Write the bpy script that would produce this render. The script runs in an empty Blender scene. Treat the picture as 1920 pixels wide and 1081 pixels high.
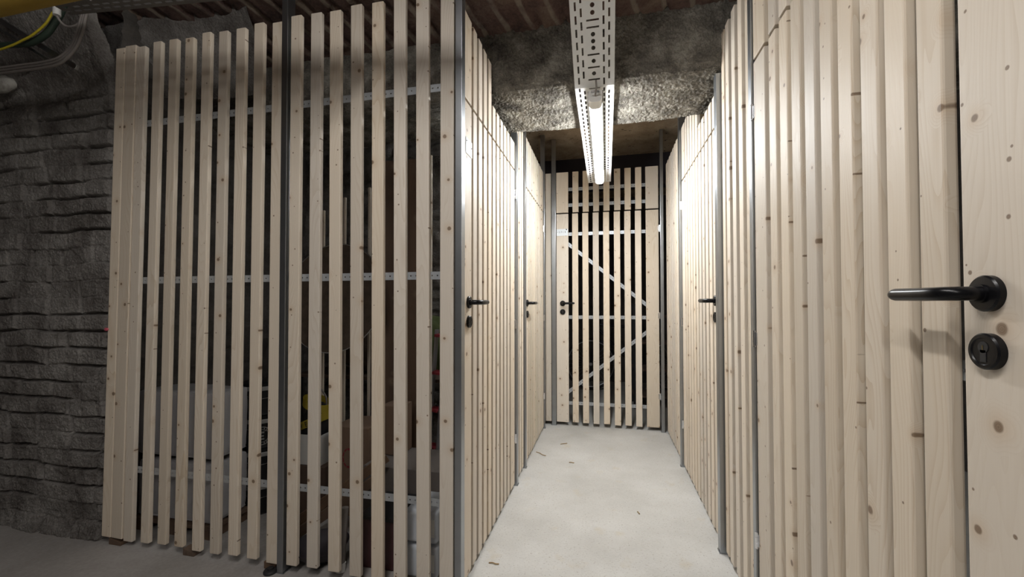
import bpy, bmesh, math, random
import numpy as np
from mathutils import Matrix, Vector
random.seed(7)
SC = bpy.context.scene
COL = SC.collection
PI = math.pi

# ------------------------------------------------------------------ helpers
def obj(name, me, mat=None, parent=None, loc=(0, 0, 0), rot=(0, 0, 0)):
    o = bpy.data.objects.new(name, me)
    COL.objects.link(o)
    o.location = loc
    o.rotation_euler = rot
    if parent is not None:
        o.parent = parent
    if mat is not None:
        if len(me.materials) == 0:
            me.materials.append(mat)
    return o

def empty(name, label=None, cat=None, loc=(0, 0, 0), rot=(0, 0, 0), group=None, kind=None):
    o = bpy.data.objects.new(name, None)
    COL.objects.link(o)
    o.empty_display_size = .05
    o.location = loc
    o.rotation_euler = rot
    return tag(o, label, cat, group, kind)

def tag(o, label=None, cat=None, group=None, kind=None):
    if label: o['label'] = label
    if cat: o['category'] = cat
    if group: o['group'] = group
    if kind: o['kind'] = kind
    return o

def bm_new(): return bmesh.new()
def bm_mesh(bm, name='m', smooth=False):
    bmesh.ops.recalc_face_normals(bm, faces=bm.faces[:])
    me = bpy.data.meshes.new(name)
    bm.to_mesh(me); bm.free()
    if smooth:
        for p in me.polygons: p.use_smooth = True
    return me

def bx(bm, x0, x1, y0, y1, z0, z1, bev=0.0, M=None, segs=2):
    r = bmesh.ops.create_cube(bm, size=1.0)
    vs = r['verts']
    for v in vs:
        v.co = Vector(((x0 + x1) / 2 + v.co.x * (x1 - x0), (y0 + y1) / 2 + v.co.y * (y1 - y0), (z0 + z1) / 2 + v.co.z * (z1 - z0)))
    if bev > 0:
        es = list({e for v in vs for e in v.link_edges})
        r2 = bmesh.ops.bevel(bm, geom=es, offset=bev, segments=segs, affect='EDGES', profile=.6)
        vs = list({v for f in r2['faces'] for v in f.verts} | {v for v in vs if v.is_valid})
    if M is not None:
        bmesh.ops.transform(bm, matrix=M, verts=vs)
    return vs

def boxmesh(x0, x1, y0, y1, z0, z1, bev=0.0, segs=2, name='m'):
    bm = bm_new(); bx(bm, x0, x1, y0, y1, z0, z1, bev, segs=segs)
    return bm_mesh(bm, name)

def cyl(bm, c, axis, r, h, n=24, r2=None):
    """cylinder from point c along axis (unit-ish vector) of length h"""
    ax = Vector(axis).normalized()
    q = Vector((0, 0, 1)).rotation_difference(ax).to_matrix().to_4x4()
    M = Matrix.Translation(Vector(c) + ax * h / 2) @ q
    return bmesh.ops.create_cone(bm, cap_ends=True, segments=n, radius1=r, radius2=r if r2 is None else r2, depth=h, matrix=M)['verts']

def lathe(bm, prof, c=(0, 0, 0), axis=(0, 0, 1), n=32):
    """revolve list of (r, h) round axis at c"""
    ax = Vector(axis).normalized()
    q = Vector((0, 0, 1)).rotation_difference(ax).to_matrix()
    rings = []
    for r, h in prof:
        ring = []
        for i in range(n):
            a = 2 * PI * i / n
            ring.append(bm.verts.new(Vector(c) + q @ Vector((r * math.cos(a), r * math.sin(a), h))))
        rings.append(ring)
    for a, b in zip(rings, rings[1:]):
        for i in range(n):
            j = (i + 1) % n
            bm.faces.new((a[i], a[j], b[j], b[i]))
    for ring, (r, h) in ((rings[0], prof[0]), (rings[-1], prof[-1])):
        if r > 1e-6:
            bm.faces.new(ring)

def tube(bm, pts, r, n=10, caps=True, rad=None):
    pts = [Vector(p) for p in pts]
    rings = []
    up = None
    for i, p in enumerate(pts):
        d = (pts[min(i + 1, len(pts) - 1)] - pts[max(i - 1, 0)]).normalized()
        if up is None:
            up = Vector((0, 0, 1)) if abs(d.z) < .9 else Vector((1, 0, 0))
        s = d.cross(up).normalized(); up = s.cross(d).normalized()
        rr = r if rad is None else rad[i]
        rings.append([bm.verts.new(p + s * rr * math.cos(2 * PI * k / n) + up * rr * math.sin(2 * PI * k / n)) for k in range(n)])
    for a, b in zip(rings, rings[1:]):
        for k in range(n):
            j = (k + 1) % n
            bm.faces.new((a[k], a[j], b[j], b[k]))
    if caps:
        bm.faces.new(rings[0]); bm.faces.new(rings[-1])

def curve_pts(ctrl, n=24):
    """Catmull-Rom through control points"""
    P = [Vector(c) for c in ctrl]
    P = [P[0] * 2 - P[1]] + P + [P[-1] * 2 - P[-2]]
    out = []
    segs = len(P) - 3
    for i in range(segs):
        for k in range(n):
            t = k / n
            a, b, c, d = P[i:i + 4]
            out.append(.5 * ((2 * b) + (c - a) * t + (2 * a - 5 * b + 4 * c - d) * t * t + (3 * b - a - 3 * c + d) * t ** 3))
    out.append(P[-2])
    return out

# --------------------------------------------------------------- value noise
_rs = np.random.RandomState(5)
_T = _rs.rand(256, 256)
def vnoise(x, y, seed=0):
    x = np.asarray(x, float) + seed * 17.31; y = np.asarray(y, float) + seed * 9.77
    xi = np.floor(x).astype(int); yi = np.floor(y).astype(int)
    fx = x - xi; fy = y - yi
    fx = fx * fx * (3 - 2 * fx); fy = fy * fy * (3 - 2 * fy)
    g = lambda a, b: _T[a % 256, b % 256]
    return (g(xi, yi) * (1 - fx) * (1 - fy) + g(xi + 1, yi) * fx * (1 - fy) + g(xi, yi + 1) * (1 - fx) * fy + g(xi + 1, yi + 1) * fx * fy) * 2 - 1
def fbm(x, y, o=4, seed=0):
    s = 0; a = 1; t = 0
    for k in range(o):
        s = s + a * vnoise(x * 2 ** k, y * 2 ** k, seed + k); t += a; a *= .5
    return s / t
def hsh(a, b=0): return _T[np.asarray(a).astype(int) % 256, np.asarray(b).astype(int) % 256]
def sstep(a, b, x):
    t = np.clip((x - a) / (b - a), 0, 1); return t * t * (3 - 2 * t)

def bricks(u, v, bh=.083, bl=.215, wob=.014, joint=.012, seed=0, hard=.8, vert=.5):
    """height (metres, <=0 in the joints) of old irregular brickwork at u, v"""
    v2 = v + wob * vnoise(u * 3.1, v * 2.3, seed) + .006 * vnoise(u * 9, v * 7, seed + 3)
    c = np.floor(v2 / bh); dv = (v2 / bh - c) * bh
    dv = np.minimum(dv, bh - dv)
    u2 = u + hsh(c, 3 + seed) * bl + .03 * vnoise(u * 4, v * 5, seed + 6)
    b = np.floor(u2 / bl); du = (u2 / bl - b) * bl; du = np.minimum(du, bl - du)
    m = sstep(-.45, .35, vnoise(u * 4.2, v * 9, seed + 9) + .35 * vnoise(u * 13, v * 25, seed + 19))
    jh = (1 - sstep(joint * .15, joint * (.7 + .5 * m), dv)) * (hard * (.12 + .88 * m))
    jv = (1 - sstep(joint * .3, joint * 1.7, du)) * vert * (.15 + .85 * sstep(.25, .6, .5 + .5 * vnoise(u * 7, v * 9, seed + 12)))
    out = (hsh(c * 7 + seed, b * 13) - .5) * .013
    return -.017 * np.maximum(jh, jv) + out, c, b

def grid(name, nu, nv, f, mat, smooth=True, parent=None):
    u, v = np.meshgrid(np.linspace(0, 1, nu), np.linspace(0, 1, nv))
    X, Y, Z = f(u, v)
    co = np.stack([X.ravel(), Y.ravel(), Z.ravel()], 1)
    i = np.arange(nu * nv).reshape(nv, nu)
    q = np.stack([i[:-1, :-1].ravel(), i[:-1, 1:].ravel(), i[1:, 1:].ravel(), i[1:, :-1].ravel()], 1)
    me = bpy.data.meshes.new(name)
    me.vertices.add(len(co)); me.vertices.foreach_set('co', co.ravel())
    me.loops.add(q.size); me.loops.foreach_set('vertex_index', q.ravel())
    me.polygons.add(len(q)); me.polygons.foreach_set('loop_start', np.arange(0, q.size, 4)); me.polygons.foreach_set('loop_total', np.full(len(q), 4))
    me.update(calc_edges=True); me.validate()
    if smooth: me.polygons.foreach_set('use_smooth', np.ones(len(q), bool))
    return obj(name, me, mat, parent)

# ---------------------------------------------------------------- materials
class NT:
    def __init__(s, name):
        s.m = bpy.data.materials.new(name); s.m.use_nodes = True
        s.t = s.m.node_tree; s.t.nodes.clear()
        s.out = s.n('ShaderNodeOutputMaterial'); s.b = s.n('ShaderNodeBsdfPrincipled')
        s.l(s.b.outputs[0], s.out.inputs[0])
    def n(s, t, **k):
        o = s.t.nodes.new(t)
        for a, b in k.items(): setattr(o, a, b)
        return o
    def l(s, a, b): s.t.links.new(a, b)
    def coord(s, kind='Object'): return s.n('ShaderNodeTexCoord').outputs[kind]
    def mapping(s, v, scale=(1, 1, 1), loc=(0, 0, 0)):
        m = s.n('ShaderNodeMapping'); m.inputs['Scale'].default_value = scale; m.inputs['Location'].default_value = loc
        s.l(v, m.inputs['Vector']); return m.outputs[0]
    def noise(s, v, scale, detail=3, rough=.55, dist=0):
        o = s.n('ShaderNodeTexNoise'); o.inputs['Scale'].default_value = scale; o.inputs['Detail'].default_value = detail
        o.inputs['Roughness'].default_value = rough; o.inputs['Distortion'].default_value = dist
        s.l(v, o.inputs['Vector']); return o.outputs['Fac']
    def ramp(s, f, stops):
        r = s.n('ShaderNodeValToRGB'); e = r.color_ramp.elements
        e[0].position, e[0].color = stops[0][0], (*stops[0][1], 1); e[1].position, e[1].color = stops[-1][0], (*stops[-1][1], 1)
        for p, c in stops[1:-1]:
            x = e.new(p); x.color = (*c, 1)
        s.l(f, r.inputs[0]); return r.outputs[0]
    def mix(s, f, a, b, mode='MIX'):
        m = s.n('ShaderNodeMix', data_type='RGBA', blend_type=mode)
        for inp, val in ((m.inputs[0], f), (m.inputs[6], a), (m.inputs[7], b)):
            if hasattr(val, 'is_output'): s.l(val, inp)
            else: inp.default_value = val if not isinstance(val, tuple) else (*val, 1)
        return m.outputs[2]
    def math(s, op, a, b=None, c=None, clamp=False):
        m = s.n('ShaderNodeMath', operation=op); m.use_clamp = clamp
        for i, val in enumerate((a, b, c)):
            if val is None: continue
            if hasattr(val, 'is_output'): s.l(val, m.inputs[i])
            else: m.inputs[i].default_value = val
        return m.outputs[0]
    def mrange(s, v, a, b, c=0, d=1):
        m = s.n('ShaderNodeMapRange'); m.inputs[1].default_value = a; m.inputs[2].default_value = b
        m.inputs[3].default_value = c; m.inputs[4].default_value = d
        s.l(v, m.inputs[0]); return m.outputs[0]
    def bump(s, h, strength=.3, dist=.01):
        b = s.n('ShaderNodeBump'); b.inputs['Strength'].default_value = strength; b.inputs['Distance'].default_value = dist
        s.l(h, b.inputs['Height']); s.l(b.outputs[0], s.b.inputs['Normal'])
    def set(s, **k):
        for a, v in k.items():
            i = s.b.inputs[a.replace('_', ' ')]
            if hasattr(v, 'is_output'): s.l(v, i)
            else: i.default_value = (*v, 1) if isinstance(v, tuple) and len(v) == 3 else v

def flat(name, c, rough=.6, metal=0.0, noise=.15, nscale=20, bump=0, spec=.5):
    t = NT(name); v = t.coord()
    f = t.noise(v, nscale, 4)
    col = t.mix(f, tuple(x * (1 - noise) for x in c), tuple(min(1, x * (1 + noise)) for x in c))
    t.set(Base_Color=col, Roughness=rough, Metallic=metal)
    t.b.inputs['Specular IOR Level'].default_value = spec
    if bump: t.bump(t.noise(v, nscale * 3, 4), bump, .004)
    return t.m

def wood(name, light=(.70, .625, .525), dark=(.57, .47, .355), knot=(.085, .050, .030), knots=1.0):
    """softwood; object-space, length along local z, face in x, depth in y; every piece gets its own cut of the log"""
    t = NT(name)
    rnd = t.n('ShaderNodeObjectInfo').outputs['Random']
    cmb = t.n('ShaderNodeCombineXYZ')
    for i, k in enumerate((37.0, 91.0, 53.0)): t.l(t.math('MULTIPLY', rnd, k), cmb.inputs[i])
    va = t.n('ShaderNodeVectorMath', operation='ADD'); t.l(t.coord(), va.inputs[0]); t.l(cmb.outputs[0], va.inputs[1])
    v = va.outputs[0]
    # knots: branches running through the depth of the piece
    def knotset(scale, thr, r0, r1, off):
        mp = t.n('ShaderNodeMapping'); mp.inputs['Scale'].default_value = (scale, 0, scale); mp.inputs['Location'].default_value = (off, 0, off * .7)
        t.l(v, mp.inputs['Vector'])
        s0 = t.n('ShaderNodeSeparateXYZ'); t.l(mp.outputs[0], s0.inputs[0]); c0 = t.n('ShaderNodeCombineXYZ')
        t.l(s0.outputs[0], c0.inputs[0]); t.l(s0.outputs[2], c0.inputs[1])
        vo = t.n('ShaderNodeTexVoronoi', feature='F1', voronoi_dimensions='2D'); vo.inputs['Scale'].default_value = 1.0
        t.l(c0.outputs[0], vo.inputs['Vector'])
        sp = t.n('ShaderNodeSeparateColor'); t.l(vo.outputs['Color'], sp.inputs[0])
        has = t.math('GREATER_THAN', sp.outputs[0], thr)
        wob = t.math('MULTIPLY', t.noise(v, 60, 2, .5), .35)
        d = t.math('ADD', t.math('DIVIDE', vo.outputs['Distance'], t.mrange(sp.outputs[1], 0, 1, r0 * scale, r1 * scale)), wob)
        return t.math('MULTIPLY', t.mrange(d, .85, 1.25, 1, 0), has), t.math('MULTIPLY', t.mrange(d, 1.0, 4.5, 1, 0), has), d
    k1, h1, dd = knotset(8.5, .52, .0035, .0095, 0)
    k2, h2, _d = knotset(15.0, .72, .0018, .0040, 5.3)
    core = t.math('MAXIMUM', k1, k2)
    halo = h1
    # grain: rings drawn along z, bent round the knots
    w = t.noise(t.mapping(v, (7, 7, .9)), 1.0, 2, .5)
    sx = t.n('ShaderNodeSeparateXYZ'); t.l(v, sx.inputs[0])
    gx = t.math('ADD', t.math('MULTIPLY', sx.outputs[0], 70.0), t.math('MULTIPLY', sx.outputs[1], 55.0))
    ph = t.math('ADD', gx, t.math('ADD', t.math('MULTIPLY', w, 30.0), t.math('MULTIPLY', halo, 5.0)))
    fr = t.math('FRACT', ph)
    ring = t.math('POWER', fr, 3.0)
    fine = t.noise(t.mapping(v, (260, 260, 5)), 1.0, 3, .6)
    big = t.noise(t.mapping(v, (6, 6, 1.1)), 1.0, 2, .5)
    amt = t.math('ADD', t.math('MULTIPLY', t.math('MULTIPLY', ring, t.mrange(big, .35, .65, .18, .80)), .9), t.math('MULTIPLY', fine, .26), clamp=True)
    base = t.mix(amt, light, dark)
    tone = t.mrange(rnd, 0, 1, .88, 1.08)
    hs = t.n('ShaderNodeHueSaturation'); t.l(base, hs.inputs['Color']); t.l(tone, hs.inputs['Value'])
    t.l(t.mrange(t.math('FRACT', t.math('MULTIPLY', rnd, 7.0)), 0, 1, .82, 1.16), hs.inputs['Saturation'])
    c = t.mix(t.math('MULTIPLY', t.math('POWER', halo, 1.6), .42 * knots), hs.outputs[0], (.52, .38, .25))
    kn = t.mix(t.math('ADD', t.math('MULTIPLY', t.math('PINGPONG', t.math('MULTIPLY', dd, 3.2), .5), 1.1), t.math('MULTIPLY', t.noise(t.mapping(v, (300, 300, 300)), 1.0, 2), .4)), knot, (.26, .17, .10))
    c = t.mix(t.math('MULTIPLY', core, .86 * knots), c, kn)
    t.set(Base_Color=c, Roughness=t.mrange(fine, 0, 1, .42, .62))
    t.b.inputs['Specular IOR Level'].default_value = .42
    t.bump(t.math('ADD', t.math('MULTIPLY', ring, .35), fine), .10, .0015)
    return t.m

M = {}
M['wood'] = wood('pine batten')
M['wood_old'] = wood('old brown timber', (.14, .092, .062), (.09, .055, .036), (.05, .025, .018), .6)
M['steel'] = flat('dull galvanised post', (.36, .38, .40), .34, .97, .16, 9)
M['galv'] = flat('bright galvanised sheet', (.42, .445, .47), .45, .6, .12, 30)
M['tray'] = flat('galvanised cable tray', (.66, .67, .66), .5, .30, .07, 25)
M['trayshaded'] = flat('shaded cable tray', (.17, .16, .15), .6, .3, .12, 25)  # darker copy of the tray metal, shade put into the colour
M['brass'] = flat('dull brass', (.20, .15, .06), .45, .8, .1, 20)
M['black'] = flat('black plastic', (.006, .006, .007), .27, 0, .1, 40, spec=.22)
M['blackmat'] = flat('matt black rubber', (.014, .014, .015), .6, 0, .2, 40)
M['chrome'] = flat('bright steel', (.75, .76, .78), .22, 1.0, .03, 30)
M['plate'] = flat('pale name plate', (.82, .88, .93), .35, .0, .03, 10)
M['ink'] = flat('dark blue ink', (.10, .13, .18), .6, 0, .1, 10)
M['white'] = flat('off white plastic', (.70, .70, .68), .4, 0, .05, 12)
M['screwdark'] = flat('dark screw', (.05, .05, .055), .4, .8, .1, 20)
M['yellow'] = flat('shaded yellow gas pipe paint', (.33, .215, .035), .5, 0, .15, 14)  # yellow lowered so the colour holds the shade above the lamp
M['yellowcable'] = flat('yellow green earth cable', (.55, .45, .03), .5, 0, .2, 60)
M['darkgreen'] = flat('dark green cable', (.03, .05, .035), .5, 0, .2, 60)
M['greycable'] = flat('grey cable', (.21, .19, .175), .55, 0, .12, 50)
M['carton'] = flat('brown cardboard', (.19, .125, .085), .85, 0, .12, 6)
M['cartondark'] = flat('dark brown cardboard', (.11, .072, .053), .85, 0, .15, 6)
M['cloth'] = flat('dark brown cloth', (.10, .075, .055), .95, 0, .5, 26, .4)
M['red'] = flat('red plastic', (.22, .02, .03), .5, 0, .1, 20)
M['yellowtape'] = flat('yellow warning tape', (.40, .31, .03), .5, 0, .1, 20)
M['greensack'] = flat('olive sack', (.07, .09, .03), .9, 0, .25, 20)
M['crate'] = flat('dark red brown crate', (.07, .028, .03), .45, 0, .15, 12)
M['greyboard'] = flat('grey brown board', (.17, .15, .138), .8, 0, .15, 5)
M['tin'] = flat('black paint tin', (.012, .012, .013), .3, .2, .1, 20)
M['tinband'] = flat('pale tin lid metal', (.45, .45, .44), .35, .6, .1, 20)
M['alu'] = flat('ladder aluminium', (.42, .42, .44), .4, .8, .1, 20)
M['rubber'] = flat('tyre rubber', (.02, .02, .022), .7, 0, .2, 50)
M['darkbeam'] = flat('dark beam and bowl metal', (.035, .028, .034), .6, .2, .2, 7)  # shade on the far beam face is put into this colour; bowl shares it
M['pink'] = flat('pink marking paint', (.55, .10, .14), .7, 0, .2, 40)
M['leaf'] = flat('dry wood splinter', (.32, .22, .11), .8, 0, .3, 60)

# wrapped insulation: milky film over white board
t = NT('milky wrapping film'); v = t.coord()
f = t.noise(t.mapping(v, (6, 6, 2)), 1, 4, .6, .6)
t.set(Base_Color=t.mix(f, (.26, .25, .26), (.50, .50, .51)), Roughness=.32)
t.bump(f, .5, .02); M['film'] = t.m
# clear plastic canister
t = NT('translucent canister plastic'); v = t.coord()
t.set(Base_Color=(.74, .78, .84), Roughness=.25, Alpha=1.0)
t.b.inputs['Transmission Weight'].default_value = .35; t.b.inputs['IOR'].default_value = 1.3
M['canister'] = t.m
# lamp diffuser
def emit(name, col, s):
    m = bpy.data.materials.new(name); m.use_nodes = True; nt = m.node_tree; nt.nodes.clear()
    o = nt.nodes.new('ShaderNodeOutputMaterial'); e = nt.nodes.new('ShaderNodeEmission')
    e.inputs[0].default_value = (*col, 1); e.inputs[1].default_value = s
    nt.links.new(e.outputs[0], o.inputs[0]); return m
FAR_LAMP, NEAR_LAMP = 124.0, 108.0
M['glow'] = emit('lit lamp diffuser', (.95, .97, .98), FAR_LAMP)
M['glownear'] = emit('lit lamp diffuser over the entrance', (1.0, .97, .94), NEAR_LAMP)
M['glowfill'] = emit('added fill lamp diffuser', (1.0, .97, .94), 88.0)  # emission of the added fill lamp

# whitewashed brick
def plaster(name, stops, scale=5, fine=70, bump=.6, bdist=.006, spots=None):
    t = NT(name); v = t.coord()
    a = t.noise(v, scale, 5, .6, .3); b = t.noise(v, fine, 4, .65)
    f = t.math('ADD', t.math('MULTIPLY', a, .72), t.math('MULTIPLY', b, .28))
    c = t.ramp(f, stops)
    if spots:
        s = t.noise(v, spots[0], 2, .5)
        c = t.mix(t.mrange(s, spots[1], spots[2], 0, 1), c, spots[3])
    t.set(Base_Color=c, Roughness=.93)
    t.b.inputs['Specular IOR Level'].default_value = .2
    t.bump(b, bump, bdist)
    return t.m
M['wallbrick'] = plaster('old grey limewashed brick', [(.30, (.075, .064, .056)), (.46, (.165, .152, .140)), (.62, (.29, .275, .255))], 5.5, 110, 1.0, .010)
M['ceilbrick'] = plaster('brown red vault brick', [(.34, (.030, .020, .018)), (.50, (.085, .052, .042)), (.66, (.15, .115, .08))], 7, 80, .6, .006)
t = NT('brown red vault brick with mortar'); v = t.coord()
a = t.noise(v, 7, 5, .6, .3); b = t.noise(v, 80, 4, .65)
c = t.ramp(t.math('ADD', t.math('MULTIPLY', a, .7), t.math('MULTIPLY', b, .3)), [(.34, (.035, .022, .020)), (.50, (.10, .060, .050)), (.66, (.17, .12, .09))])
sx = t.n('ShaderNodeSeparateXYZ'); t.l(v, sx.inputs[0])
th = math.radians(18)
vv_ = t.math('ADD', t.math('SUBTRACT', t.math('MULTIPLY', sx.outputs[0], math.cos(th) / .115), t.math('MULTIPLY', sx.outputs[1], math.sin(th) / .115)), t.math('MULTIPLY', t.noise(v, 9, 3), .22))
fr = t.math('PINGPONG', vv_, .5)
ln = t.math('MULTIPLY', t.mrange(fr, .06, .12, 1, 0), t.mrange(t.noise(v, 14, 3), .35, .6, .2, 1))
c = t.mix(t.math('MULTIPLY', ln, .75), c, (.27, .225, .175))
t.set(Base_Color=c, Roughness=.93); t.bump(b, .6, .006); M['ceilbrick'] = t.m
M['rough'] = plaster('roughcast plaster', [(.32, (.05, .045, .040)), (.50, (.20, .185, .158)), (.64, (.38, .36, .31))], 9, 130, 1.0, .010)
M['concrete_ceiling'] = plaster('brown stained concrete soffit', [(.30, (.18, .13, .085)), (.5, (.36, .275, .185)), (.68, (.50, .40, .28))], 5, 90, .5, .004, (38, .66, .72, (.05, .035, .025)))
# floor
t = NT('pale screed floor'); v = t.coord()
a = t.noise(v, 2.2, 4, .6); b = t.noise(t.mapping(v, (60, 200, 60)), 1, 4, .75); sp = t.noise(v, 120, 3, .6)
c = t.ramp(t.math('ADD', t.math('MULTIPLY', a, .6), t.math('MULTIPLY', b, .4)), [(.34, (.43, .42, .395)), (.5, (.515, .505, .48)), (.66, (.60, .592, .57))])
c = t.mix(t.math('MULTIPLY', t.mrange(sp, .60, .67, 0, 1), .60), c, (.24, .205, .17))
st = t.noise(v, 7.5, 3, .5)
c = t.mix(t.math('MULTIPLY', t.mrange(st, .62, .74, 0, 1), .35), c, (.48, .40, .27))
t.set(Base_Color=c, Roughness=t.mrange(b, .3, .7, .5, .75)); t.b.inputs['Specular IOR Level'].default_value = .3
t.bump(t.math('ADD', b, sp), .25, .002); M['floor'] = t.m
M['floor_worn_shaded'] = plaster('worn and shaded grey brown floor', [(.32, (.22, .205, .190)), (.5, (.30, .282, .266)), (.66, (.38, .36, .342))], 2.2, 60, .25, .002)  # worn tone, with the shade inside the storage painted into the colour
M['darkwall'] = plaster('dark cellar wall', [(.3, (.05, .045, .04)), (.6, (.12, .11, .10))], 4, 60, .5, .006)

# ------------------------------------------------------------------- setting
def st(o): return tag(o, kind='structure')
XL, XR, YF, YB = -.542, .505, 1.475, 3.808

floor = st(obj('floor', boxmesh(-.56, 2.4, -2.0, 6.2, -.1, 0), M['floor']))
tag(floor, 'pale grey speckled screed floor of the corridor', 'floor')
fl2 = st(obj('floor', boxmesh(-4.4, -.56, -2.0, 6.2, -.1, 0), M['floor_worn_shaded'])); tag(fl2, 'worn grey brown floor with painted shade in front of and behind the slatted partition', 'floor')

def lw(u, v):
    X = np.where(u < .12, -4.4 + u / .12 * 1.2, -3.2 + (u - .12) / .88 * .925); Z = -.01 + v * 2.66
    h, c, b = bricks(X, Z, .081, .2, .008, .0085, 1, 1.25, 1.5)
    fade = sstep(2.12, 2.22, Z)
    rough = .006 * fbm(X * 6, Z * 9, 2, 4) + .0045 * fbm(X * 42, Z * 50, 2, 8) + .0035 * fbm(X * 130, Z * 130, 2, 14)
    low = .03 * (1 - sstep(.0, .10, Z)) * (.5 + .5 * vnoise(X * 5, Z * 4, 2))
    Y = 1.492 - (h * (1 - fade) * 1.25 + rough + low) - .20 * fade * (Z - 2.15) * 2.2
    corner = sstep(.965, 1.0, u + .012 * vnoise(Z * 8, Z * 3, 9)) * .05
    return X, Y + corner, Z
w = st(grid('wall_left', 420, 760, lw, M['wallbrick'])); tag(w, 'grey limewashed old brick wall left of the slatted partition', 'wall')
# side of that pier and the rear brick wall inside the left storage
def lw2(u, v):
    Y = 1.53 + u * 1.3; Z = v * 2.62
    h, c, b = bricks(Y, Z, .081, .2, .016, .013, 5, 1.0, .55)
    return -2.285 + h + .006 * fbm(Y * 30, Z * 30, 3), Y, Z
w = st(grid('wall_side', 90, 180, lw2, M['darkwall'])); tag(w, 'dark brick flank of the storage behind the slats', 'wall')
def lw3(u, v):
    X = -2.30 + u * 1.60; Z = v * 2.62
    h, c, b = bricks(X, Z, .081, .2, .016, .013, 7, 1.0, .55)
    return X, 2.80 - h * 1.2 - .008 * fbm(X * 30, Z * 30, 3), Z
w = st(grid('wall_inner', 150, 240, lw3, M['wallbrick'])); tag(w, 'dark brick wall at the rear of the left storage', 'wall')
w = st(obj('wall_back', boxmesh(-2.3, 2.4, 6.1, 6.2, 0, 2.7), M['darkwall'])); tag(w, 'dark wall behind the bicycle storage at the corridor end', 'wall')
w = st(obj('wall_right', boxmesh(2.3, 2.4, -2.0, 6.1, 0, 2.9), M['darkwall'])); tag(w, 'dark wall of the right hand storages', 'wall')
w = st(obj('wall_rear', boxmesh(-4.4, 2.4, -2.1, -2.0, 0, 3.0), M['wallbrick'])); tag(w, 'plain cellar wall facing the partition', 'wall')
w = st(obj('wall_far', boxmesh(-4.5, -4.4, -2.0, 1.6, 0, 3.0), M['wallbrick'])); tag(w, 'plain cellar wall beyond the grey brick pier', 'wall')

def spr(u, v):
    X = -2.62 + u * .95; Z = 2.20 + v * .46
    low = np.clip((.16 - (X + 2.42) * -.0 - (Z - 2.20)) * 0, 0, 0)
    Y = 1.60 + .5 * np.clip(.17 + .24 * np.sin((X + 2.4) * 3) - (Z - 2.22), 0, 1) + .006 * fbm(X * 30, Z * 30, 3, 2)
    return X, Y, Z
w = st(grid('wall_springer', 110, 70, spr, M['wallbrick'])); tag(w, 'rough grey plaster where the vault meets the brick pier', 'wall')

# brick vault over the front bay
def vault(u, v):
    X = -4.4 + u * 6.8; Y = -2.0 + v * 4.06
    rise = np.clip(1 - ((Y - .1) / 1.95) ** 2, 0, 1)
    Z = 2.42 + .26 * rise
    th = math.radians(18)
    u_ = X * math.sin(th) + Y * math.cos(th); v_ = X * math.cos(th) - Y * math.sin(th) + .02 * vnoise(X * 3, Y * 3, 41)
    h, c, b = bricks(u_, v_, .115, .26, .010, .012, 11, 1.35, .8)
    h = np.minimum(h, -.013 * (1 - sstep(.002, .010, np.minimum((v_ / .115) % 1, 1 - (v_ / .115) % 1) * .115)))
    return X, Y, Z - h * 1.1 + .005 * fbm(X * 25, Y * 25, 3, 3)
w = st(grid('ceiling', 520, 320, vault, M['ceilbrick'])); tag(w, 'low red brown brick vault over the front of the cellar', 'ceiling')

# roughcast beam
def beam(u, v):
    X = np.where(u < .12, -2.3 + u / .12 * 1.6, np.where(u > .92, .66 + (u - .92) / .08 * 1.74, -.70 + (u - .12) / .80 * 1.36))
    # cross-section path: front face top -> bottom edge -> soffit -> back face top
    L = v * (.42 + .50 + .52)
    f = sstep(0, 1, np.clip(L / .42, 0, 1))
    Y = np.where(L < .42, 1.975 + .0 * L, np.where(L < .92, 1.975 + (L - .42), 2.475))
    Z = np.where(L < .42, 2.56 - L, np.where(L < .92, 2.14, 2.14 + (L - .92)))
    k1 = np.exp(-((L - .42) / .03) ** 2); k2 = np.exp(-((L - .92) / .025) ** 2)
    n = .004 * fbm(X * 8, L * 8, 2, 21) + .0075 * fbm(X * 95, L * 95, 3, 31) + .012 * vnoise(X * 2.2, L * 1.5, 5)
    Y = Y + np.where(L < .42, -n, np.where(L < .92, 0, n)) + k1 * .012 - k2 * .012
    Z = Z + np.where((L >= .42) & (L < .92), -n, 0) + k1 * .012 + k2 * .012
    return X, Y, Z
w = st(grid('ceiling_beam', 800, 420, beam, M['rough'])); tag(w, 'roughcast plastered beam crossing above the corridor', 'beam')

w = st(obj('ceiling_rear', boxmesh(-2.3, 2.4, 2.47, 6.1, 2.62, 2.72), M['concrete_ceiling'])); tag(w, 'stained brown concrete ceiling over the corridor end', 'ceiling')
w = st(obj('steel_beam', boxmesh(-2.3, 2.3, 4.36, 4.5, 2.30, 2.62, .004), M['darkbeam'])); tag(w, 'dark steel beam above the far slatted door', 'beam')

# -------------------------------------------------------------- timber parts
TH = .019
_cache = {}
def slat_mesh(w, h, th=TH, bev=.0036):
    k = (round(w, 4), round(h, 3), th)
    if k not in _cache:
        bm = bm_new(); bx(bm, 0, w, 0, th, 0, h, bev, segs=2)
        me = bm_mesh(bm, 'slat'); me.materials.append(M['wood']); _cache[k] = me
    return _cache[k]

def slat(name, par, x0, x1, z0, z1, yoff=0.0, lean=0.0, th=TH):
    o = bpy.data.objects.new(name, slat_mesh(x1 - x0, z1 - z0, th)); COL.objects.link(o)
    o.parent = par; o.location = (x0, yoff, z0)
    if lean: o.rotation_euler = (0, lean, 0)
    return o

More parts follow.
